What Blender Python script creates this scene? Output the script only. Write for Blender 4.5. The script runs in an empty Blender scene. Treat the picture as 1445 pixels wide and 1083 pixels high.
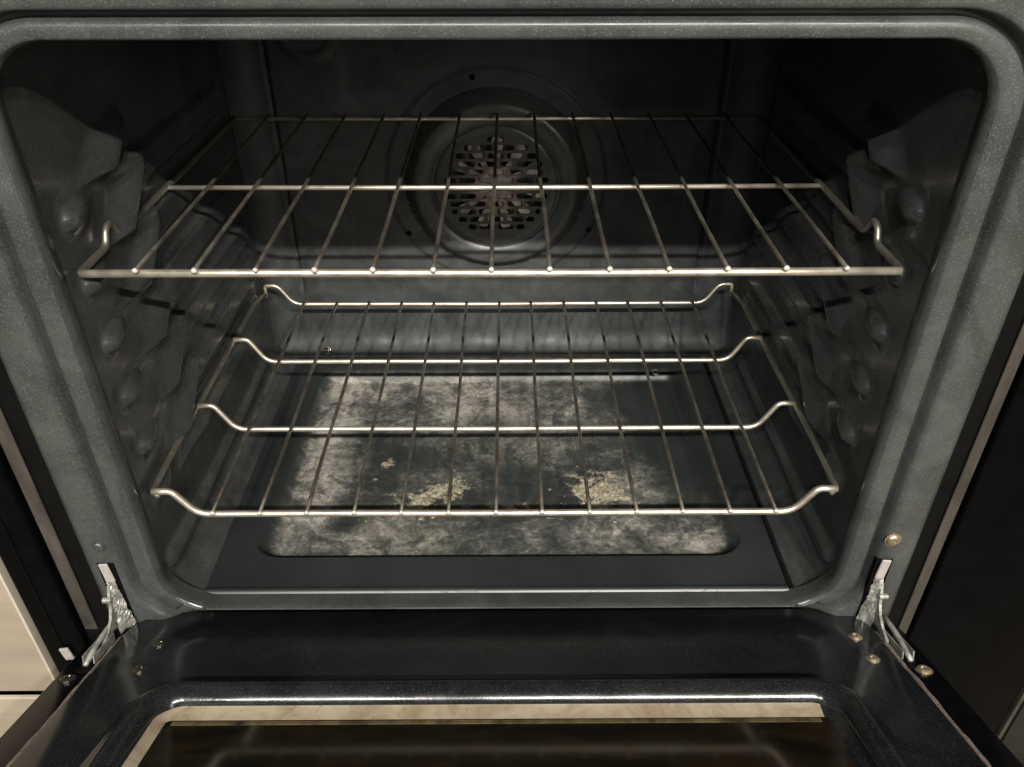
import bpy, bmesh, math, random
import numpy as np
from mathutils import Vector, Matrix
from mathutils.geometry import delaunay_2d_cdt

random.seed(4)
rng = np.random.default_rng(4)
S = bpy.context.scene
COL = S.collection

# ------------------------------------------------------------------ camera
TH, YAW, ROLL, F = 0.595652, 0.0050, -0.0013, 1130.06
fwd = Vector((math.sin(YAW)*math.cos(TH), math.cos(YAW)*math.cos(TH), -math.sin(TH)))
rgt = Vector((math.cos(YAW), -math.sin(YAW), 0))
up = rgt.cross(fwd)
r2 = rgt*math.cos(ROLL) + up*math.sin(ROLL)
u2 = -rgt*math.sin(ROLL) + up*math.cos(ROLL)
cd = bpy.data.cameras.new('camera')
cam = bpy.data.objects.new('camera', cd); COL.objects.link(cam)
m = Matrix((r2, u2, -fwd)).transposed().to_4x4()
m.translation = Vector((0.0122, -0.4995, 0.5083))
cam.matrix_world = m
cd.sensor_width = 36; cd.lens = 36*F/1445
cd.clip_start = 0.01; cd.clip_end = 100
S.camera = cam

# ------------------------------------------------------------------ light
W = bpy.data.worlds.new('World'); S.world = W; W.use_nodes = True
bg = W.node_tree.nodes['Background']
bg.inputs[0].default_value = (0.80, 0.90, 1.0, 1); bg.inputs[1].default_value = 0.007

def area(name, loc, target, size, power, col, sy=None):
    ld = bpy.data.lights.new(name, 'AREA'); ld.energy = power; ld.color = col
    ld.size = size
    if sy: ld.shape = 'RECTANGLE'; ld.size_y = sy
    o = bpy.data.objects.new(name, ld); COL.objects.link(o)
    o.location = loc
    d = Vector(target) - Vector(loc)
    o.rotation_euler = d.to_track_quat('-Z', 'Y').to_euler()
    return o
for lx, e_ in ((-1.05, 42), (-0.60, 46), (0.15, 62), (0.70, 80), (1.30, 80)):
    area('ceiling_lamp', (lx, -2.8, 2.50), (0, 0, 0.1), 0.16, e_, (1.0, 0.955, 0.87), 0.045)
area('room_fill', (1.4, -2.4, 1.03), (0, 0, 0.1), 0.5, 18, (1.0, 0.94, 0.86), 0.6)  # added warm fill behind the camera, brightens frame, fan and rear bar
area('cool_fill', (-1.8, -2.6, 1.2), (0, 0, 0.15), 0.8, 5, (0.70, 0.90, 1.0), 0.8)  # added cool fill for the left side of the frame

S.view_settings.view_transform = 'Standard'; S.view_settings.look = 'None'
S.view_settings.exposure = 0.0; S.view_settings.gamma = 1
S.render.engine = 'CYCLES'

# ------------------------------------------------------------------ materials
def mat(name):
    m = bpy.data.materials.new(name); m.use_nodes = True
    nt = m.node_tree
    return m, nt, nt.nodes['Principled BSDF']
def N(nt, t, **kw):
    n = nt.nodes.new(t)
    for k, v in kw.items():
        if k in n.inputs: n.inputs[k].default_value = v
        else: setattr(n, k, v)
    return n
def ramp(nt, fac, stops):
    r = nt.nodes.new('ShaderNodeValToRGB')
    while len(r.color_ramp.elements) < len(stops): r.color_ramp.elements.new(0.5)
    for e, (p, c) in zip(r.color_ramp.elements, stops):
        e.position = p; e.color = (c, c, c, 1) if isinstance(c, (int, float)) else (*c, 1)
    nt.links.new(fac, r.inputs[0]); return r
def mix(nt, fac, a, b, mode='MIX'):
    n = nt.nodes.new('ShaderNodeMix'); n.data_type = 'RGBA'; n.blend_type = mode
    for s, v in ((0, fac), (6, a), (7, b)):
        if hasattr(v, 'links'): nt.links.new(v, n.inputs[s])
        elif s == 0: n.inputs[0].default_value = v
        else: n.inputs[s].default_value = (*v, 1)
    return n.outputs[2]
def mth(nt, op, a, b=0.0, c=None):
    n = nt.nodes.new('ShaderNodeMath'); n.operation = op
    for i, v in enumerate((a, b) if c is None else (a, b, c)):
        if hasattr(v, 'links'): nt.links.new(v, n.inputs[i])
        else: n.inputs[i].default_value = v
    return n.outputs[0]
def coord(nt, scale=None):
    tc = nt.nodes.new('ShaderNodeTexCoord')
    if scale is None: return tc.outputs['Object']
    mp = nt.nodes.new('ShaderNodeMapping'); mp.inputs['Scale'].default_value = scale
    nt.links.new(tc.outputs['Object'], mp.inputs[0]); return mp.outputs[0]
def noise(nt, vec, scale, detail=4, rough=0.55, dist=0.0):
    n = nt.nodes.new('ShaderNodeTexNoise'); n.inputs['Scale'].default_value = scale
    n.inputs['Detail'].default_value = detail; n.inputs['Roughness'].default_value = rough
    n.inputs['Distortion'].default_value = dist
    nt.links.new(vec, n.inputs['Vector']); return n.outputs['Fac']

def enamel(name, base, speck, rough, smear=0.3, speck_amt=1.0, spec=0.5, coat=0.0, orange=0.06, crough=0.13):
    m, nt, b = mat(name)
    v = coord(nt)
    vo = N(nt, 'ShaderNodeTexVoronoi', feature='F1'); vo.inputs['Scale'].default_value = 750
    nt.links.new(v, vo.inputs['Vector'])
    # tiny pale flecks fired into the enamel: only some cells carry one
    sel = nt.nodes.new('ShaderNodeSeparateColor'); nt.links.new(vo.outputs['Color'], sel.inputs[0])
    dot = ramp(nt, vo.outputs['Distance'], [(0.10, 1.0), (0.42, 0.0)]).outputs[0]
    pick = ramp(nt, sel.outputs[0], [(0.45, 0.0), (0.95, 1.0)]).outputs[0]
    fl = mth(nt, 'MULTIPLY', dot, pick); fl = mth(nt, 'MULTIPLY', fl, speck_amt)
    mot = ramp(nt, noise(nt, v, 900, 2, 0.6), [(0.35, 0.65), (0.65, 1.25)]).outputs[0]
    base_c = mix(nt, 1.0, base, mot, 'MULTIPLY')
    dust = ramp(nt, noise(nt, coord(nt, (1, 1, 1)), 14, 6, 0.65, 1.2), [(0.42, 0.0), (0.75, 1.0)]).outputs[0]
    c = mix(nt, mth(nt, 'MULTIPLY', dust, smear), base_c, tuple(min(1, x*2.2+0.01) for x in base))
    c = mix(nt, fl, c, speck)
    nt.links.new(c, b.inputs['Base Color'])
    rr = ramp(nt, noise(nt, v, 22, 5, 0.6, 0.8), [(0.35, rough*0.8), (0.7, min(1, rough*1.35))]).outputs[0]
    nt.links.new(rr, b.inputs['Roughness'])
    b.inputs['Specular IOR Level'].default_value = spec
    b.inputs['Coat Weight'].default_value = coat; b.inputs['Coat Roughness'].default_value = crough
    bp = N(nt, 'ShaderNodeBump'); bp.inputs['Strength'].default_value = orange; bp.inputs['Distance'].default_value = 0.001
    hh = mth(nt, 'ADD', noise(nt, v, 260, 2), mth(nt, 'MULTIPLY', noise(nt, v, 45, 3), 2.0))
    nt.links.new(hh, bp.inputs['Height']); nt.links.new(bp.outputs[0], b.inputs['Normal'])
    return m

M_frame = enamel('speckled_frame_enamel', (0.040, 0.043, 0.0415), (0.36, 0.40, 0.39), 0.34, 0.5, 0.28)
M_liner = enamel('liner_enamel', (0.031, 0.0335, 0.033), (0.12, 0.13, 0.13), 0.24, 0.4, 0.2, orange=0.07, coat=0.2, crough=0.12)
M_back = enamel('back_enamel', (0.035, 0.0385, 0.038), (0.10, 0.11, 0.11), 0.50, 0.7, 0.2, spec=0.35, orange=0.10)
M_door = enamel('door_enamel', (0.0080, 0.0095, 0.0100), (0.10, 0.11, 0.11), 0.17, 0.4, 0.45, spec=0.40, orange=0.05)
M_fan = enamel('fan_cover_enamel', (0.044, 0.046, 0.043), (0.12, 0.12, 0.11), 0.36, 0.9, 0.2, orange=0.10)

def simple(name, col, rough, metal=0.0, var=0.25, vs=40, bump=0.0, stretch=(1, 1, 1), spec=0.5):
    m, nt, b = mat(name)
    v = coord(nt, stretch)
    n = ramp(nt, noise(nt, v, vs, 5, 0.6, 0.4), [(0.3, 1-var), (0.7, 1+var)]).outputs[0]
    nt.links.new(mix(nt, 1.0, col, n, 'MULTIPLY'), b.inputs['Base Color'])
    b.inputs['Roughness'].default_value = rough; b.inputs['Metallic'].default_value = metal
    b.inputs['Specular IOR Level'].default_value = spec
    if bump:
        bp = N(nt, 'ShaderNodeBump'); bp.inputs['Strength'].default_value = bump; bp.inputs['Distance'].default_value = 0.001
        nt.links.new(noise(nt, v, vs*4, 4), bp.inputs['Height']); nt.links.new(bp.outputs[0], b.inputs['Normal'])
    return m
M_black = simple('black_gloss_panel', (0.003, 0.003, 0.0035), 0.2, 0, 0.3, spec=0.12)
M_panel = simple('black_side_glass', (0.002, 0.002, 0.0022), 0.25, 0, 0.3, spec=0.03)
M_void = simple('dark_inner_steel', (0.003, 0.003, 0.003), 0.6, 0, 0.3, spec=0.1)
M_trim = simple('aged_trim_steel', (0.050, 0.043, 0.036), 0.6, 0.1, 0.55, 45, 0.2, (1, 1, 0.3))
M_galv = simple('galvanised_steel', (0.29, 0.285, 0.26), 0.42, 0.45, 0.5, 90, 0.6)
M_tab = simple('pale_hinge_tab', (0.34, 0.32, 0.30), 0.5, 0.0, 0.15, 90, 0.2)
M_screw = simple('brass_screw', (0.36, 0.30, 0.20), 0.35, 0.7, 0.35, 200, 0.3)
M_dscrew = simple('dark_screw', (0.13, 0.12, 0.10), 0.18, 0.9, 0.3, 200, 0.3)
M_reflection = simple('olive_brown_reflection', (0.085, 0.065, 0.032), 0.4, 0, 0.95, 55, 0.4, (1, 0.5, 1))  # mottled colour standing in for the cream frame mirrored in the glass
M_gask = simple('woven_gasket', (0.15, 0.115, 0.095), 0.9, 0, 0.45, 160, 1.0)
M_cream = None
M_cab = simple('beige_laminate', (0.33, 0.28, 0.215), 0.45, 0, 0.10, 6, 0.05, (1, 1, 9))
M_taupe = simple('taupe_laminate', (0.020, 0.018, 0.015), 0.6, 0, 0.3, 8, spec=0.15)
M_edge = simple('pale_edge_and_highlight', (0.50, 0.45, 0.37), 0.35, 0, 0.08)  # door edge banding; also paints the lit top edge of the drawer
M_tile = simple('kitchen_floor_tile', (0.26, 0.22, 0.17), 0.4, 0, 0.1, 5)

# tarnished chromed wire
def wire_mat(name, clean, burnt, lo, hi):
    m, nt, b = mat(name)
    v = coord(nt)
    f = ramp(nt, noise(nt, v, 26, 6, 0.7, 0.6), [(lo, 0.0), (hi, 1.0)]).outputs[0]
    nt.links.new(mix(nt, f, clean, burnt), b.inputs['Base Color'])
    b.inputs['Metallic'].default_value = 0.85
    nt.links.new(ramp(nt, noise(nt, v, 70, 4), [(0.3, 0.34), (0.7, 0.52)]).outputs[0], b.inputs['Roughness'])
    bp = N(nt, 'ShaderNodeBump'); bp.inputs['Strength'].default_value = 0.25; bp.inputs['Distance'].default_value = 0.0005
    nt.links.new(noise(nt, v, 500, 3), bp.inputs['Height']); nt.links.new(bp.outputs[0], b.inputs['Normal'])
    return m
M_bar = wire_mat('rack_bar_steel', (0.74, 0.675, 0.56), (0.50, 0.40, 0.31), 0.45, 0.75)
M_wire = wire_mat('rack_wire_steel', (0.34, 0.31, 0.26), (0.13, 0.105, 0.08), 0.35, 0.65)
M_rail = wire_mat('rack_rail_steel', (0.36, 0.34, 0.29), (0.16, 0.135, 0.11), 0.40, 0.70)
M_tip = simple('cut_wire_tip', (0.82, 0.78, 0.68), 0.35, 0.5, 0.1)

# fan cover web: pale heat residue in the form of the fan's blades
def web_mat():
    m, nt, b = mat('grille_web_enamel')
    v = coord(nt)
    sx = nt.nodes.new('ShaderNodeSeparateXYZ'); nt.links.new(v, sx.inputs[0])
    x = sx.outputs[0]; z = sx.outputs[2]
    r = mth(nt, 'SQRT', mth(nt, 'ADD', mth(nt, 'MULTIPLY', x, x), mth(nt, 'MULTIPLY', z, z)))
    a = mth(nt, 'ARCTAN2', z, x)
    star = mth(nt, 'ADD', mth(nt, 'MULTIPLY', mth(nt, 'COSINE', mth(nt, 'MULTIPLY', a, 11.0)), 0.5), 0.5)
    core = ramp(nt, mth(nt, 'MULTIPLY', r, 14.0), [(0.20, 1.0), (0.50, 0.35), (0.82, 0.0)]).outputs[0]
    nn = noise(nt, v, 90, 5, 0.7)
    f = mth(nt, 'MULTIPLY', core, mth(nt, 'ADD', mth(nt, 'MULTIPLY', star, 0.6), nn))
    f = ramp(nt, f, [(0.15, 0.0), (1.1, 1.0)]).outputs[0]
    nt.links.new(mix(nt, f, (0.048, 0.049, 0.046), (0.42, 0.31, 0.26)), b.inputs['Base Color'])
    b.inputs['Roughness'].default_value = 0.5
    return m
M_rim = enamel('rim_enamel', (0.046, 0.047, 0.044), (0.10, 0.11, 0.11), 0.5, 0.6, 0.1, spec=0.25)
M_web = web_mat()
M_blade = simple('fan_blade_aluminium', (0.42, 0.36, 0.30), 0.5, 0.1, 0.5, 120, 0.3)

# cavity bottom: enamel with burnt-on grey and ochre residue
def floor_mat():
    m, nt, b = mat('stained_bottom_enamel')
    v = coord(nt)
    at = nt.nodes.new('ShaderNodeAttribute'); at.attribute_name = 'stain'
    sp = nt.nodes.new('ShaderNodeSeparateColor'); nt.links.new(at.outputs['Color'], sp.inputs[0])
    grey, crust, tan = sp.outputs[0], sp.outputs[1], sp.outputs[2]
    n1 = noise(nt, coord(nt, (1.0, 1.3, 1)), 7, 12, 0.58, 1.0)
    n2 = noise(nt, v, 38, 9, 0.66, 1.2)
    n3 = noise(nt, v, 210, 6, 0.75, 0.6)
    n4 = noise(nt, coord(nt, (0.30, 3.6, 1)), 26, 9, 0.7, 0.5)
    base = mix(nt, ramp(nt, n1, [(0.3, 0.0), (0.7, 1.0)]).outputs[0], (0.012, 0.0145, 0.015), (0.022, 0.026, 0.0255))
    def cen(n_, k_): return mth(nt, 'MULTIPLY', mth(nt, 'SUBTRACT', n_, 0.5), k_)
    nA = noise(nt, v, 15, 7, 0.6, 1.8); nB = noise(nt, coord(nt, (1.3, 1, 3)), 9, 8, 0.62, 2.4)
    eA = ramp(nt, nA, [(0.492, 0.0), (0.506, 1.0)]).outputs[0]; eB = ramp(nt, nB, [(0.535, 0.0), (0.548, 1.0)]).outputs[0]
    g = mth(nt, 'ADD', cen(n1, 1.6), cen(n2, 1.3))
    g = mth(nt, 'ADD', g, cen(n4, 0.55))
    g = mth(nt, 'ADD', g, cen(n3, 1.1))
    g = mth(nt, 'ADD', g, mth(nt, 'MULTIPLY', eA, 0.15))
    g = mth(nt, 'SUBTRACT', g, mth(nt, 'MULTIPLY', eB, 0.17))
    g = mth(nt, 'ADD', g, mth(nt, 'SUBTRACT', mth(nt, 'MULTIPLY', grey, 1.15), 0.32))
    gf = ramp(nt, g, [(0.0, 0.0), (0.30, 0.35), (0.55, 0.70), (0.95, 1.0)]).outputs[0]
    gcol = nt.nodes.new('ShaderNodeValToRGB'); cr = gcol.color_ramp
    for p_, c_ in ((0.28, (0.042, 0.046, 0.044, 1)), (0.50, (0.082, 0.082, 0.075, 1)), (0.72, (0.160, 0.154, 0.136, 1))): cr.elements.new(p_).color = c_
    cr.elements[0].position = 0.0; cr.elements[0].color = (0.026, 0.029, 0.028, 1)
    cr.elements[-1].position = 1.0; cr.elements[-1].color = (0.33, 0.31, 0.265, 1)
    nt.links.new(g, gcol.inputs[0])
    c = mix(nt, ramp(nt, grey, [(0.15, 0.0), (0.36, 1.0)]).outputs[0], base, gcol.outputs[0])
    # brown scorch
    br = mth(nt, 'MULTIPLY', tan, ramp(nt, n2, [(0.38, 0.0), (0.62, 1.0)]).outputs[0])
    c = mix(nt, mth(nt, 'MULTIPLY', br, 0.75), c, (0.060, 0.047, 0.038))
    # ochre crust
    n5 = noise(nt, v, 85, 7, 0.6, 0.9)
    k = mth(nt, 'ADD', cen(n2, 2.2), cen(n5, 1.5))
    k = mth(nt, 'ADD', k, cen(n3, 0.7))
    k = mth(nt, 'ADD', k, mth(nt, 'SUBTRACT', crust, 0.62))
    kf = ramp(nt, k, [(0.0, 0.0), (0.06, 0.30), (0.22, 0.55), (0.55, 1.0)]).outputs[0]
    kcol = mix(nt, ramp(nt, n3, [(0.42, 0.0), (0.60, 1.0)]).outputs[0], (0.21, 0.18, 0.125), (0.58, 0.52, 0.38))
    kf = mth(nt, 'MULTIPLY', kf, ramp(nt, crust, [(0.05, 0.0), (0.3, 1.0)]).outputs[0])
    c = mix(nt, kf, c, kcol)
    nt.links.new(c, b.inputs['Base Color'])
    rg = mix(nt, gf, (0.34,)*3, (0.55,)*3); rg = mix(nt, kf, rg, (0.45,)*3)
    nt.links.new(rg, b.inputs['Roughness'])
    bp = N(nt, 'ShaderNodeBump'); bp.inputs['Strength'].default_value = 0.5; bp.inputs['Distance'].default_value = 0.0022
    hh = mth(nt, 'ADD', mth(nt, 'MULTIPLY', mth(nt, 'MULTIPLY', kf, n3), 1.6), mth(nt, 'MULTIPLY', gf, mth(nt, 'MULTIPLY', n2, 0.25)))
    nt.links.new(hh, bp.inputs['Height']); nt.links.new(bp.outputs[0], b.inputs['Normal'])
    return m
M_floor = floor_mat()

def cream_mat():
    m, nt, b = mat('stained_cream_frame')
    v = coord(nt, (1, 1, 1))
    n = noise(nt, v, 30, 7, 0.7, 1.0)
    f = ramp(nt, n, [(0.42, 0.0), (0.72, 1.0)]).outputs[0]
    c = mix(nt, f, (0.31, 0.265, 0.19), (0.17, 0.12, 0.075))
    f2 = ramp(nt, noise(nt, coord(nt, (3, 1, 1)), 60, 6, 0.7, 0.5), [(0.64, 0.0), (0.72, 1.0)]).outputs[0]
    c = mix(nt, f2, c, (0.05, 0.035, 0.022))
    nt.links.new(c, b.inputs['Base Color']); b.inputs['Roughness'].default_value = 0.4
    return m
M_cream = cream_mat()
def glass_mat():
    m, nt, b = mat('dark_window_glass')
    v = coord(nt, (1, 3.5, 1))
    n = ramp(nt, noise(nt, v, 14, 5, 0.6, 0.8), [(0.4, 0.0), (0.75, 1.0)]).outputs[0]
    nt.links.new(mix(nt, n, (0.005, 0.0045, 0.003), (0.016, 0.011, 0.005)), b.inputs['Base Color'])
    b.inputs['Roughness'].default_value = 0.10; b.inputs['Specular IOR Level'].default_value = 0.25
    return m
M_glass = glass_mat()

# ------------------------------------------------------------------ object helpers
def link(name, me, m=None, parent=None, smooth=True, angle=None):
    o = bpy.data.objects.new(name, me); COL.objects.link(o)
    if m and not me.materials: me.materials.append(m)
    if parent: o.parent = parent
    if smooth:
        me.polygons.foreach_set('use_smooth', [True]*len(me.polygons))
        if angle is not None:
            bm = bmesh.new(); bm.from_mesh(me)
            for e in bm.edges:
                if len(e.link_faces) == 2 and e.calc_face_angle(0) > math.radians(angle): e.smooth = False
            bm.to_mesh(me); bm.free()
    return o
def mesh(name, v, f):
    me = bpy.data.meshes.new(name); me.from_pydata([tuple(p) for p in v], [], [tuple(q) for q in f]); me.update(); return me
def empty(name, loc, label, cat, group=None):
    o = bpy.data.objects.new(name, None); COL.objects.link(o); o.location = loc
    o.empty_display_size = 0.05
    o['label'] = label; o['category'] = cat
    if group: o['group'] = group
    return o
def tag(o, label, cat):
    o['label'] = label; o['category'] = cat
def fix(me):
    bm = bmesh.new(); bm.from_mesh(me); bmesh.ops.recalc_face_normals(bm, faces=bm.faces); bm.to_mesh(me); bm.free(); return me

def grid(P):                       # P: (nu, nv, 3) array
    nu, nv = P.shape[:2]
    idx = np.arange(nu*nv).reshape(nu, nv)
    f = np.stack([idx[:-1, :-1], idx[1:, :-1], idx[1:, 1:], idx[:-1, 1:]], -1).reshape(-1, 4)
    return P.reshape(-1, 3), f
def box(v0, v1, bevel=0.0, seg=2, rot=None, name='box'):
    bm = bmesh.new(); bmesh.ops.create_cube(bm, size=1)
    c = (Vector(v0)+Vector(v1))/2; s = Vector(v1)-Vector(v0)
    for v in bm.verts: v.co = Vector((v.co.x*s.x, v.co.y*s.y, v.co.z*s.z))
    if bevel: bmesh.ops.bevel(bm, geom=bm.edges[:], offset=bevel, segments=seg, affect='EDGES', profile=0.6)
    for v in bm.verts:
        if rot: v.co = rot @ v.co
        v.co += c
    me = bpy.data.meshes.new(name); bm.to_mesh(me); bm.free(); return me
def join_me(name, mes):
    bm = bmesh.new()
    for q in mes: bm.from_mesh(q)
    me = bpy.data.meshes.new(name); bm.to_mesh(me); bm.free(); return me

def fillet(pts, r, n=6):           # round the corners of a polyline
    pts = [Vector(p) for p in pts]; out = [pts[0]]
    for i in range(1, len(pts)-1):
        a, b, c = pts[i-1], pts[i], pts[i+1]
        rr = r[i] if isinstance(r, (list, tuple)) else r
        d1 = (a-b); d2 = (c-b)
        k = min(rr, d1.length*0.49, d2.length*0.49)
        p, q = b+d1.normalized()*k, b+d2.normalized()*k
        for j in range(n+1):
            t = j/n; out.append(p*(1-t)**2 + b*2*t*(1-t) + q*t*t)
    out.append(pts[-1]); return out
def tube(pts, r, n=10, wob=0.0):
    pts = [Vector(p) for p in pts]
    vs = []; fs = []
    t0 = (pts[1]-pts[0]).normalized()
    nrm = t0.orthogonal().normalized()
    for i, p in enumerate(pts):
        t = (pts[min(i+1, len(pts)-1)] - pts[max(i-1, 0)]).normalized()
        nrm = (nrm - t*nrm.dot(t)).normalized(); bn = t.cross(nrm)
        rr = r*(1+random.uniform(-wob, wob))
        for k in range(n):
            a = 2*math.pi*k/n
            vs.append(p + (nrm*math.cos(a)+bn*math.sin(a))*rr)
    m_ = len(pts)
    for i in range(m_-1):
        for k in range(n):
            fs.append((i*n+k, i*n+(k+1) % n, (i+1)*n+(k+1) % n, (i+1)*n+k))
    for e, s in ((0, -1), (m_-1, 1)):   # slightly domed caps
        t = (pts[1]-pts[0]).normalized()*-1 if e == 0 else (pts[-1]-pts[-2]).normalized()
        c = len(vs); vs.append(pts[e]+t*r*0.35)
        for k in range(n):
            a, b = e*n+k, e*n+(k+1) % n
            fs.append((b, a, c) if e == 0 else (a, b, c))
    return mesh('tube', vs, fs)

def rrect(hx, z0, z1, r, n=10, cx=0.0, rb=None):
    """rounded rectangle outline, 4 corners * (n+1) points, counter-clockwise from bottom-left"""
    rb = r if rb is None else rb
    out = []
    for (cxx, czz, a0, rr) in ((cx-hx+rb, z0+rb, 180, rb), (cx+hx-rb, z0+rb, 270, rb), (cx+hx-r, z1-r, 0, r), (cx-hx+r, z1-r, 90, r)):
        for j in range(n+1):
            a = math.radians(a0+90*j/n)
            out.append((cxx+rr*math.cos(a), czz+rr*math.sin(a)))
    return out
def loft(rings, close=True, name='loft', cap0=False, cap1=False):
    n = len(rings[0]); vs = [p for r in rings for p in r]; fs = []
    for i in range(len(rings)-1):
        for k in range(n if close else n-1):
            a, b = i*n+k, i*n+(k+1) % n
            fs.append((a, b, b+n, a+n))
    if cap0: fs.append(tuple(range(n)))
    if cap1: fs.append(tuple(range((len(rings)-1)*n, len(rings)*n))[::-1])
    return mesh(name, vs, fs)
def subdiv_ring(ring, k):
    out = []
    for i in range(len(ring)):
        a, b = ring[i], ring[(i+1) % len(ring)]
        L = math.dist(a, b); c = max(1, int(L/k))
        for j in range(c): out.append(tuple(a[q]+(b[q]-a[q])*j/c for q in range(len(a))))
    return out

def pip(px, pz, poly):
    c = False; j = len(poly)-1
    for i in range(len(poly)):
        xi, zi = poly[i]; xj, zj = poly[j]
        if (zi > pz) != (zj > pz) and px < (xj-xi)*(pz-zi)/(zj-zi)+xi: c = not c
        j = i
    return c
def plate(outer, holes, thick, name='plate'):
    """flat plate in x,z with holes; front at y=0, back at y=thick"""
    pts = [Vector(p) for p in outer]; edges = [(i, (i+1) % len(outer)) for i in range(len(outer))]
    for h in holes:
        o = len(pts); pts += [Vector(p) for p in h]; edges += [(o+i, o+(i+1) % len(h)) for i in range(len(h))]
    v, e, f, *_ = delaunay_2d_cdt(pts, edges, [], 0, 1e-7)
    bbs = [(min(p[0] for p in h), max(p[0] for p in h), min(p[1] for p in h), max(p[1] for p in h)) for h in holes]
    keep = []
    for t in f:
        cx = sum(v[i].x for i in t)/len(t); cz = sum(v[i].y for i in t)/len(t)
        if not pip(cx, cz, outer): continue
        if any(b[0] <= cx <= b[1] and b[2] <= cz <= b[3] and pip(cx, cz, h) for b, h in zip(bbs, holes)): continue
        keep.append(t)
    bm = bmesh.new(); bv = [bm.verts.new((p.x, 0, p.y)) for p in v]
    for t in keep: bm.faces.new([bv[i] for i in t])
    for q in [q for q in bm.verts if not q.link_faces]: bm.verts.remove(q)
    ext = bmesh.ops.extrude_face_region(bm, geom=bm.faces[:])
    for g in ext['geom']:
        if isinstance(g, bmesh.types.BMVert): g.co.y += thick
    bmesh.ops.recalc_face_normals(bm, faces=bm.faces)
    me = bpy.data.meshes.new(name); bm.to_mesh(me); bm.free(); return me

def screw(name, loc, rot, r, parent, m=None, label=None, slot=True):
    """pan-head screw, axis along local +Z, cross recess cut in the head"""
    bm = bmesh.new(); n = 20; rings = []
    for rr, z in ((r*1.25, 0.0), (r*1.25, r*0.10), (r, r*0.12), (r, r*0.30), (r*0.8, r*0.48), (r*0.45, r*0.56)):
        rings.append([bm.verts.new((rr*math.cos(2*math.pi*k/n), rr*math.sin(2*math.pi*k/n), z)) for k in range(n)])
    ctr = []
    for k in range(n):             # recess: four arms
        a = 2*math.pi*k/n; arm = abs(math.cos(2*a)) > 0.8
        ctr.append(bm.verts.new((r*0.40*math.cos(a), r*0.40*math.sin(a), r*0.25 if arm else r*0.56)))
    rings.append(ctr)
    for i in range(len(rings)-1):
        for k in range(n): bm.faces.new((rings[i][k], rings[i][(k+1) % n], rings[i+1][(k+1) % n], rings[i+1][k]))
    c = bm.verts.new((0, 0, r*0.22))
    for k in range(n): bm.faces.new((ctr[k], ctr[(k+1) % n], c))
    me = bpy.data.meshes.new(name); bm.to_mesh(me); bm.free()
    o = link(name, me, m or M_screw, parent, smooth=False); o.matrix_local = Matrix.Translation(loc) @ rot
    if label: o['label'] = label
    return o

# ------------------------------------------------------------------ kitchen floor (far below, lights the oven by bounce)
kf = link('kitchen_floor', mesh('f', [(-4, -6, -0.78), (4, -6, -0.78), (4, 1.2, -0.78), (-4, 1.2, -0.78)], [(0, 1, 2, 3)]), M_tile, smooth=False)
kf['kind'] = 'structure'

# ------------------------------------------------------------------ the oven
HW, ZT, ZB, CX = 0.305, 0.411, -0.081, 0.004
WX = 0.309                          # cavity half width
YB = 0.462
oven = empty('oven', (0, 0, 0), 'open black enamel oven with speckled grey front frame, two wire racks inside', 'oven')

# front frame: rings swept round the opening
prof = [  # (side offset, top offset, bottom offset, y)
    (0.004, 0.003, 0.000, 0.020), (0.001, 0.001, 0.000, 0.011), (0.000, 0.000, 0.0, 0.006), (0.0015, 0.0006, 0.0002, 0.0030), (0.0045, 0.0015, 0.0010, 0.0008),
    (0.009, 0.0030, 0.0025, 0.0), (0.0165, 0.0088, 0.010, 0.0), (0.0195, 0.0106, 0.0115, 0.0008), (0.0210, 0.0114, 0.0125, 0.0026), (0.0218, 0.0120, 0.015, 0.0090), (0.0232, 0.0130, 0.017, 0.0130),
    (0.0275, 0.0150, 0.0195, 0.0130), (0.0292, 0.0164, 0.021, 0.0090), (0.0303, 0.0171, 0.0225, 0.0022), (0.0325, 0.0183, 0.0245, 0.0006), (0.0360, 0.0210, 0.0265, 0.0),
    (0.0520, 0.0440, 0.060, 0.0), (0.0575, 0.0460, 0.061, 0.0008), (0.0620, 0.0490, 0.063, 0.0032), (0.0650, 0.0510, 0.066, 0.008), (0.0655, 0.0520, 0.067, 0.03)]
rings = []
for ds, dt, db, y in prof:
    rt = 0.042+ds*0.75; rbm = 0.040+ds*0.55
    if ds > 0.05: rt = 0.02; rbm = 0.012
    rr = rrect(HW+ds, ZB-db, ZT+dt, rt, 40, CX, rb=rbm)
    q = []
    for x, z in rr:   # below the lip the frame turns back under the oven between the hinges
        k = min(1, max(0, (0.318-abs(x-CX))/0.035)); k = k*k*(3-2*k)*min(1, max(0, (ZB-0.0012-z)/0.004))
        q.append((x, y+0.03*k, z))
    rings.append(q)
fr = link('face_frame', fix(loft(rings)), M_frame, oven, angle=50)
fr.data.materials.append(M_liner)                     # the inner lip takes the darker liner material
for p_ in fr.data.polygons:
    if p_.index < 4*len(rings[0]): p_.material_index = 1

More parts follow.
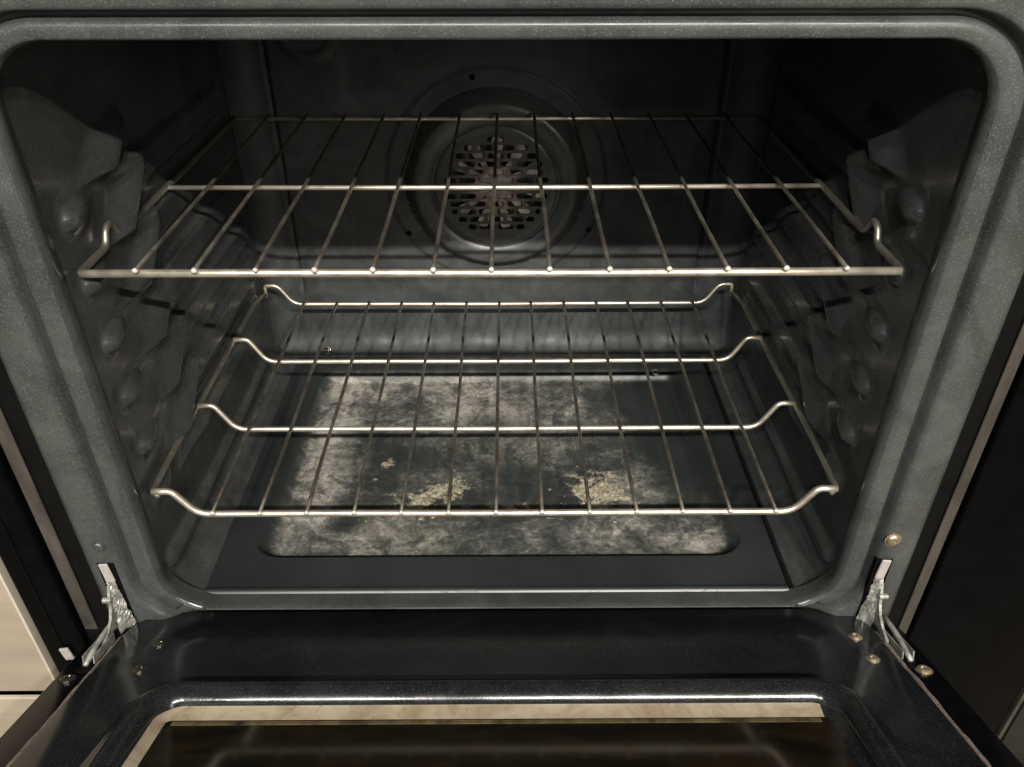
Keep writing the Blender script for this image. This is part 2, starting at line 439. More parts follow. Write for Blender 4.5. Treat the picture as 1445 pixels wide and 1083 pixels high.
# liner: ceiling + side walls + bottom edges as one pressed sheet, with shelf supports pressed in
def sstep(t): t = np.clip(t, 0, 1); return t*t*(3-2*t)
LV = [0.2855-0.0515*k for k in range(6)]
def noses(y, z, dy):
    # blunt nose of every support, steep toward the mouth of the oven, fading into the ramp behind it
    h = np.zeros_like(y)
    for zk in LV:
        u = y-0.0455-dy; w = z-(zk-0.002+0.10*np.clip(u, 0, 0.05))
        d = np.where(u < 0, u/0.0105, u/0.032)**2+(w/0.0100)**2
        h = np.maximum(h, 0.0060*np.clip(1-d, 0, 1)**0.85)
    return h
def emboss(y, z, dy):
    h = np.zeros_like(y)
    for k, zk in enumerate(LV):
        # nose of each support
        u = y-0.0455-dy; w = z-(zk-0.002+0.10*np.clip(u, 0, 0.05))
        d2 = np.sqrt(np.where(u < 0, u/0.015, u/0.050)**2+(w/0.018)**2)
        h = np.maximum(h, 0.0045*sstep((1-d2)/0.95))
        yy = np.clip(y, 0.175+dy, 0.385)
        d = np.maximum(np.abs(z-(zk-0.006)), np.abs(y-yy)*1.4)
        h = np.maximum(h, 0.0075*sstep((0.0185-d)/0.009))
    zz = (z-(LV[1]+0.010))/0.0515
    fr_ = zz-np.floor(zz)
    ye = 0.118+dy+0.052*np.clip(fr_/0.78, 0, 1)
    act = sstep((z-0.0)/0.02)*sstep((0.335-z)/0.015)
    ramp_ = np.where(y < ye, sstep((y-(ye-0.060))/0.060)**1.15*0.0120, 0.0125*sstep(1-(y-ye)/0.004))
    h = h+ramp_*act*(1-0.75*sstep(h/0.0075))
    # long plain rib near the bottom
    yy = np.clip(y, 0.034, 0.37); d = np.sqrt((y-yy)**2+(z+0.046+0.13*np.clip(y-0.03, 0, 0.12)*0.6)**2)
    h = np.maximum(h, 0.0075*np.sqrt(np.clip(1-(d/0.0115)**2, 0, 1)))
    # flat pads at the front lip
    for a, b in ((0.264, 0.395), (0.064, 0.134)):
        e = np.minimum(np.minimum(z-a, b-z), 0.011-y)
        h = np.maximum(h, 0.0018*sstep(e/0.0018+0.5))
    return h
ys = np.concatenate([np.linspace(0.0055, 0.030, 14)[:-1], np.linspace(0.030, 0.185, 156)[:-1], np.linspace(0.185, YB+0.004, 110)]); ny = len(ys)
sec = []                            # (x, z, nx, nz, embossable)
rt, rb_ = 0.042, 0.028
def half(s):
    out = []
    hx = 0.272
    n = 10
    for x in np.linspace(0, WX-rt, 30)[:-1]: out.append((s*x, ZT+0.001, 0, -1, 0))
    for a in np.linspace(90, 0, 12)[:-1]:
        a = math.radians(a); out.append((s*(WX-rt+rt*math.cos(a)), ZT+0.001-rt+rt*math.sin(a), -s*math.cos(a), -math.sin(a), 0))
    for z in np.linspace(ZT+0.001-rt, ZB+0.0005+rb_, 380): out.append((s*WX, z, -s, 0, 1))
    for a in np.linspace(0, -90, 12)[1:]:
        a = math.radians(a); out.append((s*(WX-rb_+rb_*math.cos(a)), ZB+0.0005+rb_+rb_*math.sin(a), -s*math.cos(a), -math.sin(a), 0))
    out.append((s*0.2800, ZB+0.0004, 0, 1, 0)); out.append((s*0.2792, ZB-0.001, 0, 1, 0)); out.append((s*0.2792, ZB-0.012, 0, 1, 0))
    return np.array(out)
mes = []
for s, dy in ((-1, 0.0), (1, 0.010)):
    sc = half(s)
    Y, _ = np.meshgrid(ys, np.arange(len(sc))); X = np.repeat(sc[:, 0:1], ny, 1); Z = np.repeat(sc[:, 1:2], ny, 1)
    H = emboss(Y, Z, dy)*sc[:, 4:5]
    for _ in range(2):              # soften pressing
        H[1:-1, :] = (H[:-2, :]+2*H[1:-1, :]+H[2:, :])/4; H[:, 1:-1] = (H[:, :-2]+2*H[:, 1:-1]+H[:, 2:])/4
    H += noses(Y, Z, dy)*sc[:, 4:5]
    # the sheet bellies a little
    H += 0.0006*np.sin(Y*31+Z*17)*sc[:, 4:5]
    X = X+CX*np.ones_like(X)*1.0+H*sc[:, 2:3]; Zz = Z+H*sc[:, 3:4]
    P = np.stack([X, Y, Zz], -1)
    v, f = grid(P)
    if s > 0: f = f[:, ::-1]
    mes.append(mesh('side', v, f))
lin = link('cavity_liner', join_me('liner', mes), M_liner, oven)
# back panel with fillet at the bottom, creases and the pressed fan disc
FCX, FCZ = -0.002, 0.161
nx, nz = 260, 220
xs = np.linspace(-WX+0.0, WX-0.0, nx)+CX
zs = np.linspace(ZB-0.006, ZT+0.004, nz)
X, Z = np.meshgrid(xs, zs, indexing='ij')
Yp = np.full_like(X, YB)
R_ = np.hypot(X-FCX, Z-FCZ)
Yp -= 0.0030*sstep((0.136-R_)/0.004)                        # pressed disc
Yp -= 0.0022*sstep((0.2635-np.abs(X-0.0))/0.003)*sstep((Z-0.02)/0.01)
Yp += 0.0080*np.exp(-((np.abs(X)-0.2635)/0.0022)**2)*sstep((Z-0.00)/0.02)
Yp -= 0.0016*sstep((Z-0.040)/0.004)*sstep((0.27-np.abs(X))/0.006)        # ledge above lower band
Rl = np.hypot(X+0.212, Z-0.335)
Yp -= 0.003*sstep((0.036-Rl)/0.003); Yp += 0.003*sstep((0.026-Rl)/0.003)
zz = np.clip((ZB+0.034-Z)/0.034, 0, 1)
Yp -= 0.032*(1-np.sqrt(np.clip(1-zz**2, 0, 1)))
xx = np.clip((np.abs(X-CX)-(WX-0.035))/0.035, 0, 1)
Yp -= 0.030*(1-np.sqrt(1-xx**2))                            # rounded into the sides
v, f = grid(np.stack([X, Yp, Z], -1))
link('back_panel', mesh('back', v, f[:, ::-1]), M_back, oven)

# bottom panel with recess and stains
nx, nyy = 300, 250
xs = np.linspace(-0.277, 0.277, nx); yy = np.linspace(0.0165, 0.446, nyy)
X, Y = np.meshgrid(xs, yy, indexing='ij')
def rbox(X, Y, x0, x1, y0, y1, r):
    dx = np.maximum(np.maximum(x0+r-X, X-(x1-r)), 0); dy = np.maximum(np.maximum(y0+r-Y, Y-(y1-r)), 0)
    return r-np.hypot(dx, dy)       # positive inside
e = rbox(X, Y, -0.246, 0.248, 0.064, 0.412, 0.030)
side = np.clip((np.abs(X)-0.20)/0.04, 0, 1)*np.clip((Y-0.085)/0.03, 0, 1); rear = np.clip((Y-0.36)/0.04, 0, 1)
wd = 0.0035+0.022*np.maximum(side, rear)
Z = ZB+0.0006 - 0.0150*sstep(e/wd)
Z += 0.0006*np.sin(X*23+1)*np.sin(Y*19)*sstep(e/0.02)
Z -= 0.0014*sstep((0.0185-Y)/0.002)
Z += 0.0022*np.exp(-((Y-0.0210)/0.0024)**2)                # rolled front edge
v, f = grid(np.stack([X, Y, Z], -1))
fm = mesh('floor', v, f)
# stain masks in plan: general grey, ochre crust, brown scorch
ins = sstep((e-0.002)/0.018)
def blob(cx, cy, rx, ry, rot=0.0, p=2.0):
    c, s = math.cos(rot), math.sin(rot); u = (X-cx)*c+(Y-cy)*s; w = -(X-cx)*s+(Y-cy)*c
    return np.exp(-((u/rx)**2+(w/ry)**2)**(p/2))
grey = 0.57*np.ones_like(X)-0.10*sstep((0.145-Y)/0.03)
grey += 0.45*blob(-0.205, 0.24, 0.035, 0.20, 0, 3)+0.30*blob(-0.05, 0.38, 0.2, 0.055)+0.30*blob(0.13, 0.10, 0.10, 0.03)+0.25*blob(-0.12, 0.105, 0.09, 0.03)
grey += 0.22*blob(-0.02, 0.31, 0.12, 0.06)+0.18*blob(0.14, 0.19, 0.06, 0.05)+0.12*blob(0.21, 0.11, 0.03, 0.03)
grey -= 0.35*blob(-0.10, 0.235, 0.07, 0.04)+0.35*blob(0.03, 0.20, 0.05, 0.035)+0.75*blob(0.215, 0.30, 0.055, 0.13, 0, 3)+0.5*blob(0.155, 0.36, 0.03, 0.035)
grey -= 0.45*blob(-0.165, 0.125, 0.02, 0.016)
grey = np.clip(grey, 0.0, 1.0)*ins
grey += 0.42*blob(0.02, 0.425, 0.22, 0.02)
crust = 0.95*blob(-0.088, 0.152, 0.026, 0.016, 0.2)+0.55*blob(-0.062, 0.178, 0.03, 0.020)+0.95*blob(0.100, 0.165, 0.024, 0.024, 0.6)+0.62*blob(0.135, 0.165, 0.038, 0.030)+0.55*blob(0.112, 0.200, 0.034, 0.024)+0.42*blob(-0.04, 0.19, 0.03, 0.04)
crust += 0.85*blob(-0.131, 0.225, 0.014, 0.012)+0.7*blob(-0.141, 0.196, 0.018, 0.005, 0.5)+0.8*blob(0.012, 0.148, 0.012, 0.009)+0.7*blob(0.032, 0.152, 0.004, 0.007)
crust += 0.55*blob(0.02, 0.133, 0.03, 0.004)+0.5*blob(0.065, 0.133, 0.02, 0.004)+0.5*blob(-0.12, 0.171, 0.012, 0.006)+0.5*blob(-0.01, 0.151, 0.03, 0.003)
crust = np.clip(crust, 0, 1)*ins
tan = np.clip(1.0*blob(0.015, 0.30, 0.04, 0.035)+0.5*blob(-0.10, 0.11, 0.05, 0.02)+0.5*blob(0.10, 0.29, 0.03, 0.03), 0, 1)*ins
col = np.ones((nx*nyy, 4)); col[:, 0] = np.clip(grey, 0, 1).ravel(); col[:, 1] = crust.ravel(); col[:, 2] = tan.ravel()
ca = fm.color_attributes.new('stain', 'FLOAT_COLOR', 'POINT'); ca.data.foreach_set('color', col.ravel())
link('bottom_panel', fm, M_floor, oven)

# flakes and crumbs of burnt residue lying in the stained recess
M_crumb = simple('ochre_residue', (0.34, 0.295, 0.20), 0.5, 0, 0.6, 300, 0.5)
M_char = simple('charred_residue', (0.035, 0.028, 0.022), 0.5, 0, 0.5, 300, 0.5)
def residue(name, spots, m_):
    bm = bmesh.new()
    for cx, cy, sx, sy, cnt, s0, s1 in spots:
        for _ in range(cnt):
            px, py = random.gauss(cx, sx), random.gauss(cy, sy)
            if not (-0.225 < px < 0.225 and 0.078 < py < 0.38): continue
            sc = s0+(s1-s0)*random.random()**2.5
            r_ = bmesh.ops.create_icosphere(bm, subdivisions=2 if sc > 0.0018 else 1, radius=1)
            an = random.uniform(0, 6.28); ax_ = random.uniform(0.6, 1.7)
            for v_ in r_['verts']:
                k = random.uniform(0.72, 1.2); x_, y_, z_ = v_.co*k
                x_ *= ax_; v_.co = (px+sc*(x_*math.cos(an)-y_*math.sin(an)), py+sc*(x_*math.sin(an)+y_*math.cos(an)), ZB-0.0146+sc*0.25*z_)
    me_ = bpy.data.meshes.new(name); bm.to_mesh(me_); bm.free()
    o_ = link(name, me_, m_, oven, smooth=False); o_['kind'] = 'stuff'
residue('ochre_crumbs', [(-0.088, 0.152, 0.013, 0.008, 60, 0.0006, 0.0030), (-0.060, 0.178, 0.018, 0.012, 36, 0.0004, 0.0016), (0.108, 0.200, 0.014, 0.010, 34, 0.0005, 0.0022), (0.100, 0.165, 0.014, 0.014, 60, 0.0006, 0.0030),
    (0.135, 0.168, 0.018, 0.014, 46, 0.0005, 0.0020), (-0.131, 0.225, 0.007, 0.006, 16, 0.0006, 0.0022), (-0.141, 0.196, 0.009, 0.003, 12, 0.0006, 0.0022), (0.012, 0.148, 0.006, 0.005, 14, 0.0005, 0.0020),
    (0.02, 0.131, 0.018, 0.002, 14, 0.0005, 0.0015), (0.065, 0.131, 0.012, 0.002, 10, 0.0005, 0.0015), (0.0, 0.2, 0.11, 0.07, 60, 0.0003, 0.0009)], M_crumb)
residue('charred_crumbs', [(-0.088, 0.152, 0.02, 0.012, 10, 0.0006, 0.0016), (0.11, 0.165, 0.022, 0.016, 14, 0.0006, 0.0018), (0, 0.22, 0.12, 0.08, 45, 0.0004, 0.0011)], M_char)

# outer steel shell behind the cavity so nothing shows through
link('outer_shell', fix(loft([[(x, y, z) for x, z in rrect(0.33, -0.10, 0.44, 0.02, 4, CX)] for y in (0.028, 0.50)], cap1=True)), M_void, oven)

# fan cover ---------------------------------------------------------------
n = 120
def ring(r, y): return [(FCX+r*math.cos(2*math.pi*k/n), y, FCZ+r*math.sin(2*math.pi*k/n)) for k in range(n)]
yb = YB-0.0050
rad = [(0.1150, yb+0.004), (0.1140, yb-0.001), (0.1098, yb-0.006), (0.1070, yb-0.010), (0.1015, yb-0.0185), (0.0995, yb-0.0205)]
rs = [ring(*q) for q in rad]
bm = bmesh.new(); V = [[bm.verts.new(p) for p in r] for r in rs]
for i in range(len(rs)-1):
    for k in range(n):
        if i == 1 and V[i][k].co.z < FCZ+0.025 and k % 3 != 0 and k % 3 != 3: 
            if k % 3 == 1: continue
        bm.faces.new((V[i][k], V[i][(k+1) % n], V[i+1][(k+1) % n], V[i+1][k]))
me = bpy.data.meshes.new('rim'); bm.to_mesh(me); bm.free()
cover = empty('fan_cover', (0, 0, 0), '', '')
for k in ('label', 'category'): del cover[k]
cover.parent = oven
link('perforated_rim', me, M_rim, cover)
# plate: ring with groove, then slotted web
yp = yb-0.0205
rs2 = [ring(0.0995, yp), ring(0.0985, yp-0.0012), ring(0.0935, yp-0.0016), ring(0.0790, yp-0.0008), ring(0.0775, yp+0.0020), ring(0.0755, yp+0.0020), ring(0.0740, yp-0.0006), ring(0.0700, yp-0.0010), ring(0.0655, yp-0.0010)]
link('cover_ring', loft(rs2), M_fan, cover, angle=60)
slots = []
pz = 0.0099; sl = 0.0200; gp = 0.0031
for i in range(-7, 8):
    z = i*pz - 0.001
    off = (sl+gp)/2 if i % 2 else 0.0
    for j in range(-4, 5):
        x = j*(sl+gp)+off
        h = 0.0033
        x0, x1 = x-sl/2, x+sl/2
        zmax = abs(z)+h
        if zmax >= 0.0625: continue
        lim = math.sqrt(0.0640**2-zmax**2)
        x0 = max(x0, -lim); x1 = min(x1, lim)
        if x1-x0 < 0.006: continue
        slots.append([(a, b) for a, b in rrect((x1-x0)/2, z-h, z+h, 0.0024, 3, (x0+x1)/2)])
outer = [(0.0658*math.cos(2*math.pi*k/72), 0.0658*math.sin(2*math.pi*k/72)) for k in range(72)]
g = link('slotted_grille', plate(outer, slots, 0.0014), M_web, cover, smooth=False)
g.location = (FCX, yp-0.0010, FCZ)
# screws holding the cover disc
for (x, z) in ((-0.028, 0.285), (-0.114, 0.094), (0.115, 0.098)):
    screw('screw', (x, YB-0.0078, z), Matrix.Rotation(math.radians(90), 4, 'X'), 0.0028, cover, M_void)

# convection fan behind it
fan = empty('convection_fan', (0, 0, 0), '', '')
for k in ('label', 'category'): del fan[k]
fan.parent = oven
hub = loft([[(FCX+r*math.cos(2*math.pi*k/32), y, FCZ+0.002+r*math.sin(2*math.pi*k/32)) for k in range(32)] for r, y in ((0.022, yp+0.012), (0.022, yp+0.006), (0.019, yp+0.004), (0.008, yp+0.0035), (0.0065, yp+0.002), (0.001, yp+0.0018))])
link('hub', hub, M_blade, fan)
bl = []
nb = 11
bmme = None
for q in range(nb):
    a = 2*math.pi*(q+0.32)/nb
    if bmme is None:
        # a paddle: narrow neck, widening, rounded pale tip, slightly pitched
        out = [(0.016, -0.0035), (0.030, -0.0032), (0.042, -0.0055), (0.051, -0.0075), (0.056, -0.0060), (0.0575, 0), (0.056, 0.0060), (0.051, 0.0075), (0.042, 0.0055), (0.030, 0.0032), (0.016, 0.0035)]
        vs = [(r, 0.003+w*0.35, w) for r, w in out]+[(r, 0.0044+w*0.35, w) for r, w in out]
        k_ = len(out)
        fs = [tuple(range(k_))[::-1], tuple(range(k_, 2*k_))]+[(i, (i+1) % k_, k_+(i+1) % k_, k_+i) for i in range(k_)]
        bmme = fix(mesh('blade', vs, fs))
    o = link('fan_blade', bmme, M_blade, fan, smooth=False)
    o.matrix_local = Matrix.Translation((FCX, yp+0.002, FCZ+0.002)) @ Matrix.Rotation(a, 4, 'Y')
wd_ = mesh('well', [(FCX+0.1138*math.cos(2*math.pi*k/48), yb-0.0004, FCZ+0.1138*math.sin(2*math.pi*k/48)) for k in range(48)], [tuple(range(48))])
link('fan_well', wd_, M_void, cover, smooth=False)

# small screws and clip on lower back
screw('screw', (-0.233, 0.424, -0.062), Matrix.Rotation(math.radians(55), 4, 'X'), 0.0040, oven, M_dscrew)
screw('screw', (-0.148, 0.413, -0.071), Matrix.Rotation(math.radians(35), 4, 'X'), 0.0025, oven, M_void)
screw('screw', (0.208, 0.392, -0.079), Matrix.Rotation(math.radians(20), 4, 'X'), 0.0042, oven, M_galv)

# face screws
RX = Matrix.Rotation(math.radians(90), 4, 'X')
screw('screw', (-0.3455, -0.0002, 0.000), RX, 0.0052, oven, M_frame, 'screw painted in the grey of the frame')
screw('screw', (0.3462, -0.0002, 0.004), RX, 0.0058, oven, M_screw, 'bare brass coloured screw')

# hinges -------------------------------------------------------------------
def plate_yz(poly, x0, th, nx_=1):
    n_ = len(poly)
    vs = [(x0-th/2, y, z) for y, z in poly]+[(x0+th/2, y, z) for y, z in poly]
    fs = [tuple(range(n_)), tuple(range(n_, 2*n_))[::-1]]+[(i, (i+1) % n_, n_+(i+1) % n_, n_+i) for i in range(n_)]
    return fix(mesh('p', vs, fs))
for s in (-1, 1):
    hx = s*0.3455
    hg = bpy.data.objects.new('hinge', None); COL.objects.link(hg); hg.parent = oven; hg.empty_display_size = 0.02
    hg['label'] = 'galvanised door hinge arm with pale tab' if s < 0 else 'galvanised door hinge arm with pink tinged tab'
    link('hinge_slot', box((hx-0.0075, -0.0012, -0.108), (hx+0.0075, 0.004, -0.020), 0.001), M_void, hg, smooth=False)
    rot = Matrix.Rotation(s*0.07, 3, 'Y')
    link('hinge_tab', box((hx-0.0042, -0.0040, -0.041), (hx+0.0042, -0.0018, -0.0185), 0.0008, 1, rot), M_tab, hg, smooth=False)
    # crumpled web plate turned toward the opening: built as a wavy strip
    k = 26; P = np.zeros((k, 9, 3))
    for i in range(k):
        t = i/(k-1); z = -0.038-0.058*t
        xin = hx - s*(0.004+0.0055*t**1.4); xout = hx + s*(0.0042-0.0035*t)
        for j in range(9):
            u = j/8
            w = 0.0007*math.sin(t*13+u*4+s)+0.0006*math.sin(t*29-u*7)+random.uniform(-0.0005, 0.0005)
            P[i, j] = (xout+(xin-xout)*u+random.uniform(-.0004, .0004), -0.0025-0.012*t*(1-u)-0.0015*t+w, z)
    v, f = grid(P)
    link('hinge_web', mesh('w', v, f if s > 0 else f[:, ::-1]), M_galv, hg, smooth=False)
    # curved arm strap from the slot down to the door
    arm = [(-0.004, -0.040), (-0.009, -0.050), (-0.0125, -0.060), (-0.018, -0.068), (-0.028, -0.0735), (-0.040, -0.0765), (-0.040, -0.0800), (-0.028, -0.0795), (-0.020, -0.0800), (-0.012, -0.0850), (-0.008, -0.0700), (-0.004, -0.056)]
    arm = [(y, z-0.006) for y, z in arm]
    link('hinge_arm', plate_yz(arm, hx+s*0.0032, 0.0024), M_galv, hg, smooth=False)
    kn = tube([(hx+s*0.001, -0.0095, -0.058), (hx+s*0.0085, -0.0095, -0.058)], 0.0028, 12)
    link('hinge_pin', kn, M_galv, hg, angle=40)

# ------------------------------------------------------------------ side trim and panels
for s in (-1, 1):
    a, b = (0.3700, 0.3960) if s > 0 else (-0.3935, -0.3600)
    link('black_reveal', box((min(a, b), 0.0045, -0.75), (max(a, b), 0.06, 0.56), 0.0), M_void, oven, smooth=False)
    t0, t1 = (0.3850, 0.3945) if s > 0 else (-0.3915, -0.3795)
    link('side_trim', box((t0, 0.002, -0.112 if s < 0 else -0.75), (t1, 0.004, 0.56), 0.0005, 1), M_trim, oven, smooth=False)
sp = link('side_panel', box((-0.4335, -0.004, -0.75), (-0.3945, 0.40, 0.58), 0.004, 3), M_panel, oven, angle=40)
link('side_panel', box((0.3965, -0.002, -0.75), (0.534, 0.40, 0.58), 0.003, 3), M_panel, oven, angle=40)
link('panel_edge_strip', box((-0.4160, -0.0055, -0.75), (-0.4150, -0.0035, 0.58), 0.0003, 1), M_void, oven, smooth=False)
link('spacer_tab', box((-0.4165, -0.0085, -0.1440), (-0.4075, -0.0060, -0.128), 0.0006, 1, Matrix.Rotation(-0.15, 3, 'Y')), M_tab, oven, smooth=False)
link('base_panel', box((-0.365, 0.03, -0.75), (0.372, 0.40, -0.152), 0.002, 2), M_void, oven, smooth=False)

# neighbouring cabinets
cab = empty('kitchen_cabinet', (-0.6, 0, -0.75), 'beige laminate cabinet standing left of the oven', 'cabinet')
def wl(o, root):
    o.parent = root; o.matrix_parent_inverse = Matrix.Translation(-root.location); return o
wl(link('cabinet_door', box((-0.95, -0.006, -0.196), (-0.4395, 0.014, 0.58), 0.0015, 2), M_cab, None, angle=40), cab)
wl(link('door_edge_band', box((-0.4385, -0.008, -0.196), (-0.4355, 0.014, 0.58), 0.001, 2), M_edge, None, angle=40), cab)
wl(link('drawer_front', box((-0.95, -0.006, -0.70), (-0.4395, -0.003, -0.2085), 0.0008, 2), M_cab, None, angle=40), cab)
wl(link('drawer_edge_highlight', box((-0.95, -0.0065, -0.2082), (-0.4395, -0.0025, -0.2062), 0.0004, 1), M_edge, None, smooth=False), cab)  # pale strip painting the light caught on the drawer's top edge
wl(link('cabinet_body', box((-0.95, 0.0300, -0.75), (-0.4365, 0.40, 0.58), 0.0), M_void, None, smooth=False), cab)
cab2 = empty('kitchen_cabinet', (0.7, 0, -0.75), 'dark cabinet just in view beyond the wide black panel right of the oven', 'cabinet')
wl(link('cabinet_door', box((0.5415, -0.006, -0.75), (0.95, 0.014, 0.58), 0.0015, 2), M_taupe, None, angle=40), cab2)
wl(link('door_edge_band', box((0.5360, -0.004, -0.75), (0.5405, 0.014, 0.58), 0.001, 2), M_trim, None, angle=40), cab2)
wl(link('cabinet_body', box((0.5370, 0.0160, -0.75), (0.95, 0.40, 0.58), 0.0), M_void, None, smooth=False), cab2)

# ------------------------------------------------------------------ racks
def rack(loc, label):
    t = empty('oven_rack', loc, label, 'oven rack', 'wire racks in the oven'); return t
# lower rack: crossbars drop at both ends to carry the wires lower than the rails
r1 = rack((0, 0.026, 0.040), 'lower wire rack with crossbars stepped down at both ends, above the stained bottom')
HB = 0.2985
zdrop = -0.0265
ybars = [0.0, 0.1235, 0.251, 0.389]
for i, y in enumerate(ybars):
    rr = 0.0030 if i == 0 else (0.0026 if i < 3 else 0.0024)
    e = HB if i in (0,) else HB-0.001
    x1, x2 = 0.282, 0.264
    zr = 0.0 if i in (0, 3) else 0.0030
    path = [(-e, y, zr), (-x1, y, zr+0.0005), (-x2, y, zdrop), (-0.15, y+0.0006, zdrop-0.0003), (0, y, zdrop-0.0006), (0.15, y, zdrop), (x2, y, zdrop), (x1, y, zr+0.0005), (e, y, zr)]
    if i == 3: 
        path = [(-e, y-0.003, -0.014), (-e, y, zr)]+path[1:-1]+[(e, y, zr), (e, y-0.003, -0.014)]
    me = tube(fillet(path, [0, 0.005, 0.011, 0.02, 0.02, 0.02, 0.011, 0.005, 0] if i != 3 else [0, 0.003, 0.011, 0.011, 0.02, 0.02, 0.02, 0.011, 0.011, 0.003, 0], 7), rr, 14)
    link('crossbar', me, M_bar, r1)
for s in (-1, 1):
    path = [(s*(HB-0.005), -0.0, -0.0055), (s*HB, 0.0015, -0.001), (s*(HB+0.0008), 0.06, 0), (s*HB, 0.2, -0.0004), (s*(HB+0.0005), 0.34, -0.0008), (s*HB, 0.391, -0.012)]
    link('side_rail', tube(fillet(path, 0.006, 5), 0.0028, 12), M_rail, r1)
def wires(root, n, pitch, y0, y1, zc, r, sag, flip=None):
    for k in range(n):
        x = (k-(n-1)/2)*pitch + random.uniform(-0.0008, 0.0008)
        j = [random.uniform(-0.0009, 0.0009) for _ in range(3)]
        L = y1-y0
        pts = [(x, y0, zc), (x+j[0], y0+0.25*L, zc-0.3*sag), (x+j[1], y0+0.5*L, zc-0.4*sag), (x+j[2], y0+0.75*L, zc-0.3*sag), (x+random.uniform(-.0006, .0006), y1, zc)]
        w = link('wire', tube(fillet(pts, 0.04, 5), r, 10), M_wire, root)
        k_r = random.uniform(1.05, 1.35)
        tip = tube([(x, y0-0.0012-random.uniform(0, .0008), zc-random.uniform(0, .0005)), (x, y0+0.0008, zc)], r*k_r, 12)
        link('wire_tip', tip, M_tip, w)
wires(r1, 13, 0.0415, -0.0032, 0.386, zdrop+0.0042, 0.00172, 0.0006)
# upper rack: flat front bar, stop humps in the rails
r2_ = rack((0, 0.032, 0.2465), 'upper wire rack with straight front bar and humped side rails, in front of the fan')
e = 0.3005
link('crossbar', tube(fillet([(-e, 0, 0), (-0.15, 0.0005, -0.0002), (0, 0, -0.0007), (0.15, 0, -0.0004), (e, 0, 0)], 0.03), 0.0031, 14), M_bar, r2_)
link('crossbar', tube(fillet([(-e+0.002, 0.178, -0.001), (0, 0.178, -0.0018), (e-0.002, 0.178, -0.001)], 0.03), 0.0022, 12), M_bar, r2_)
link('crossbar', tube(fillet([(-e+0.002, 0.398, -0.001), (0, 0.398, -0.0015), (e-0.002, 0.398, -0.001)], 0.03), 0.0022, 12), M_bar, r2_)
for s in (-1, 1):
    path = [(s*(e-0.0005), -0.0005, 0.0), (s*(e+0.0005), 0.004, 0.0005), (s*(e-0.001), 0.044, 0.0015), (s*(e-0.001), 0.050, 0.0135), (s*(e-0.001), 0.060, 0.0150), (s*(e-0.001), 0.070, 0.001), (s*e, 0.10, -0.0005), (s*e, 0.25, -0.001), (s*e, 0.399, -0.001)]
    link('side_rail', tube(fillet(path, [0, .003, .006, .005, .006, .006, .02, .02, 0], 6), 0.0028, 12), M_rail, r2_)
wires(r2_, 13, 0.0430, -0.0032, 0.396, 0.0042, 0.00168, 0.0006)

# ------------------------------------------------------------------ door (open, leaning up toward the camera)
A = math.radians(20.7)
door = bpy.data.objects.new('oven_door', None); COL.objects.link(door); door.parent = oven
# local axes: x right, y = -s (s runs away from hinge toward the camera), z = outward normal of the inner face
Rd = Matrix(((1, 0, 0), (0, math.cos(A), math.sin(A)), (0, -math.sin(A), math.cos(A)))).to_4x4()
P0 = Vector((0.003, -0.02, -0.10))+Vector((0, math.sin(A), math.cos(A)))*0.011
door.matrix_local = Matrix.Translation(P0) @ Rd
# in local coords s = -y
def rr_s(hx, s0, s1, r, h, n_=10, cx=0.0, rnear=None):
    return [(x, -z, h) for x, z in rrect(hx, s0, s1, rnear or r, n_, cx, rb=r)]
S1 = 0.47
WIN = 0.266
prf = [(-0.0005, -0.0130), (-0.0005, -0.0045), (0.0010, -0.0012), (0.0030, 0.0020), (0.0070, 0.0062), (0.0110, 0.0078), (0.0150, 0.0072), (0.0185, 0.0040), (0.0215, 0.0010), (0.0260, 0.0)]
rings = [rr_s(WIN+d, 0.106-d*0.98, 0.40+d, 0.018+d*0.9, h, 12) for d, h in prf]
# shallow pressed pad, then flat to the edge of the inner panel
for (hx, s0, s1, r, h) in ((0.318, 0.028, 0.44, 0.035, 0.0), (0.339, -0.0300, 0.466, 0.034, -0.0002), (0.342, -0.0330, 0.469, 0.036, -0.0020), (0.343, -0.0340, 0.470, 0.036, -0.008)):
    rings.append(rr_s(hx, s0, s1, r, h, 12))
dp = loft(rings)
link('inner_panel', fix(dp), M_door, door, angle=45)
# outer door body
body = [rr_s(hx, s0, s1, r, h, 8) for hx, s0, s1, r, h in ((0.338, -0.031, 0.466, 0.034, -0.0065), (0.3715, -0.0160, 0.496, 0.012, -0.0068), (0.3745, -0.0185, 0.50, 0.014, -0.0095), (0.3750, -0.0190, 0.50, 0.014, -0.045))]
link('door_body', fix(loft(body, cap1=True)), M_black, door, angle=45)
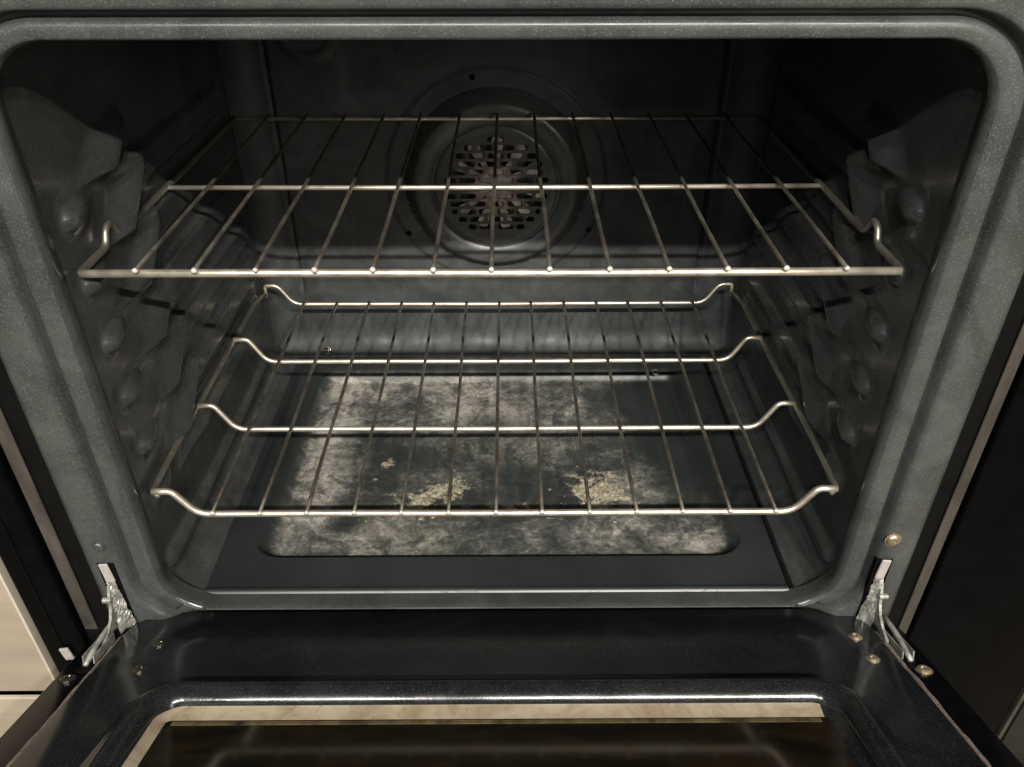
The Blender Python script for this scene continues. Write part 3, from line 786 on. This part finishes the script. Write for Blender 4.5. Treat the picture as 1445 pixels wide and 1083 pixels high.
# woven gasket lying along the seam
for s in (-1, 1):
    path = [(s*(0.3455), -t, -0.0062+0.0006*math.sin(t*90)) for t in np.linspace(0.0, 0.45, 60)]
    path = [(x+random.uniform(-0.0005, 0.0005), y, z+random.uniform(-.0003, .0003)) for x, y, z in path]
    gme = tube(path, 0.0026 if s > 0 else 0.0018, 8, 0.18)
    link('gasket', gme, M_gask, door)
# window
link('window_glass', mesh('glass', rr_s(WIN-0.008, 0.118, 0.39, 0.004, -0.0095, 4), [tuple(range(20))]), M_glass, door, smooth=False)
wr = [rr_s(WIN-0.0002, 0.1064, 0.40, 0.014, -0.0052, 8), rr_s(WIN-0.0030, 0.1078, 0.398, 0.011, -0.0062, 8), rr_s(WIN-0.0090, 0.1190, 0.388, 0.004, -0.0092, 8)]
wf = link('window_frame', fix(loft(wr)), M_cream, door, angle=35)
wf.data.materials.append(M_door)                      # right run of the frame takes the dark door material
for p_ in wf.data.polygons:
    if p_.center.x > 0.2535: p_.material_index = 1
link('frame_reflection_strip', box((-0.252, -0.1245, -0.0094), (0.250, -0.1203, -0.0090), 0.0), M_reflection, door, smooth=False)  # added strip: the cream frame's reflection painted onto the glass
I4 = Matrix.Identity(4)
for x, s_, z in ((-0.301, 0.026, 0), (-0.301, 0.065, 0), (0.319, 0.020, 0), (0.319, 0.055, 0), (-0.3615, 0.067, -0.0072), (0.3605, 0.061, -0.0072)):
    screw('screw', (x, -s_, z), I4, 0.0048 if z == 0 else 0.0058, door, M_dscrew if x < 0 else M_screw, 'dark worn screw head' if x < 0 else None)
# hinge channel let into the side of the door
for s in (-1, 1):
    ch = [box((s*0.3545-0.0045, -0.058, -0.0075), (s*0.3545+0.0045, -0.018, -0.0060), 0.0), box((s*0.3545-0.0052, -0.045, -0.0075), (s*0.3545-0.0040, -0.008, 0.001), 0.0), box((s*0.3545+0.0040, -0.045, -0.0075), (s*0.3545+0.0052, -0.008, 0.001), 0.0)]
    link('hinge_channel', join_me('ch', [ch[0]]), M_void, door, smooth=False)
    link('hinge_bracket', join_me('br', ch[1:]), M_galv, door, smooth=False)
    arm = tube(fillet([(s*0.3520, -0.000, 0.010), (s*0.3545, -0.022, 0.0045), (s*0.3550, -0.050, -0.0050)], 0.01), 0.0024, 10)
    link('hinge_bar', arm, M_galv, door)
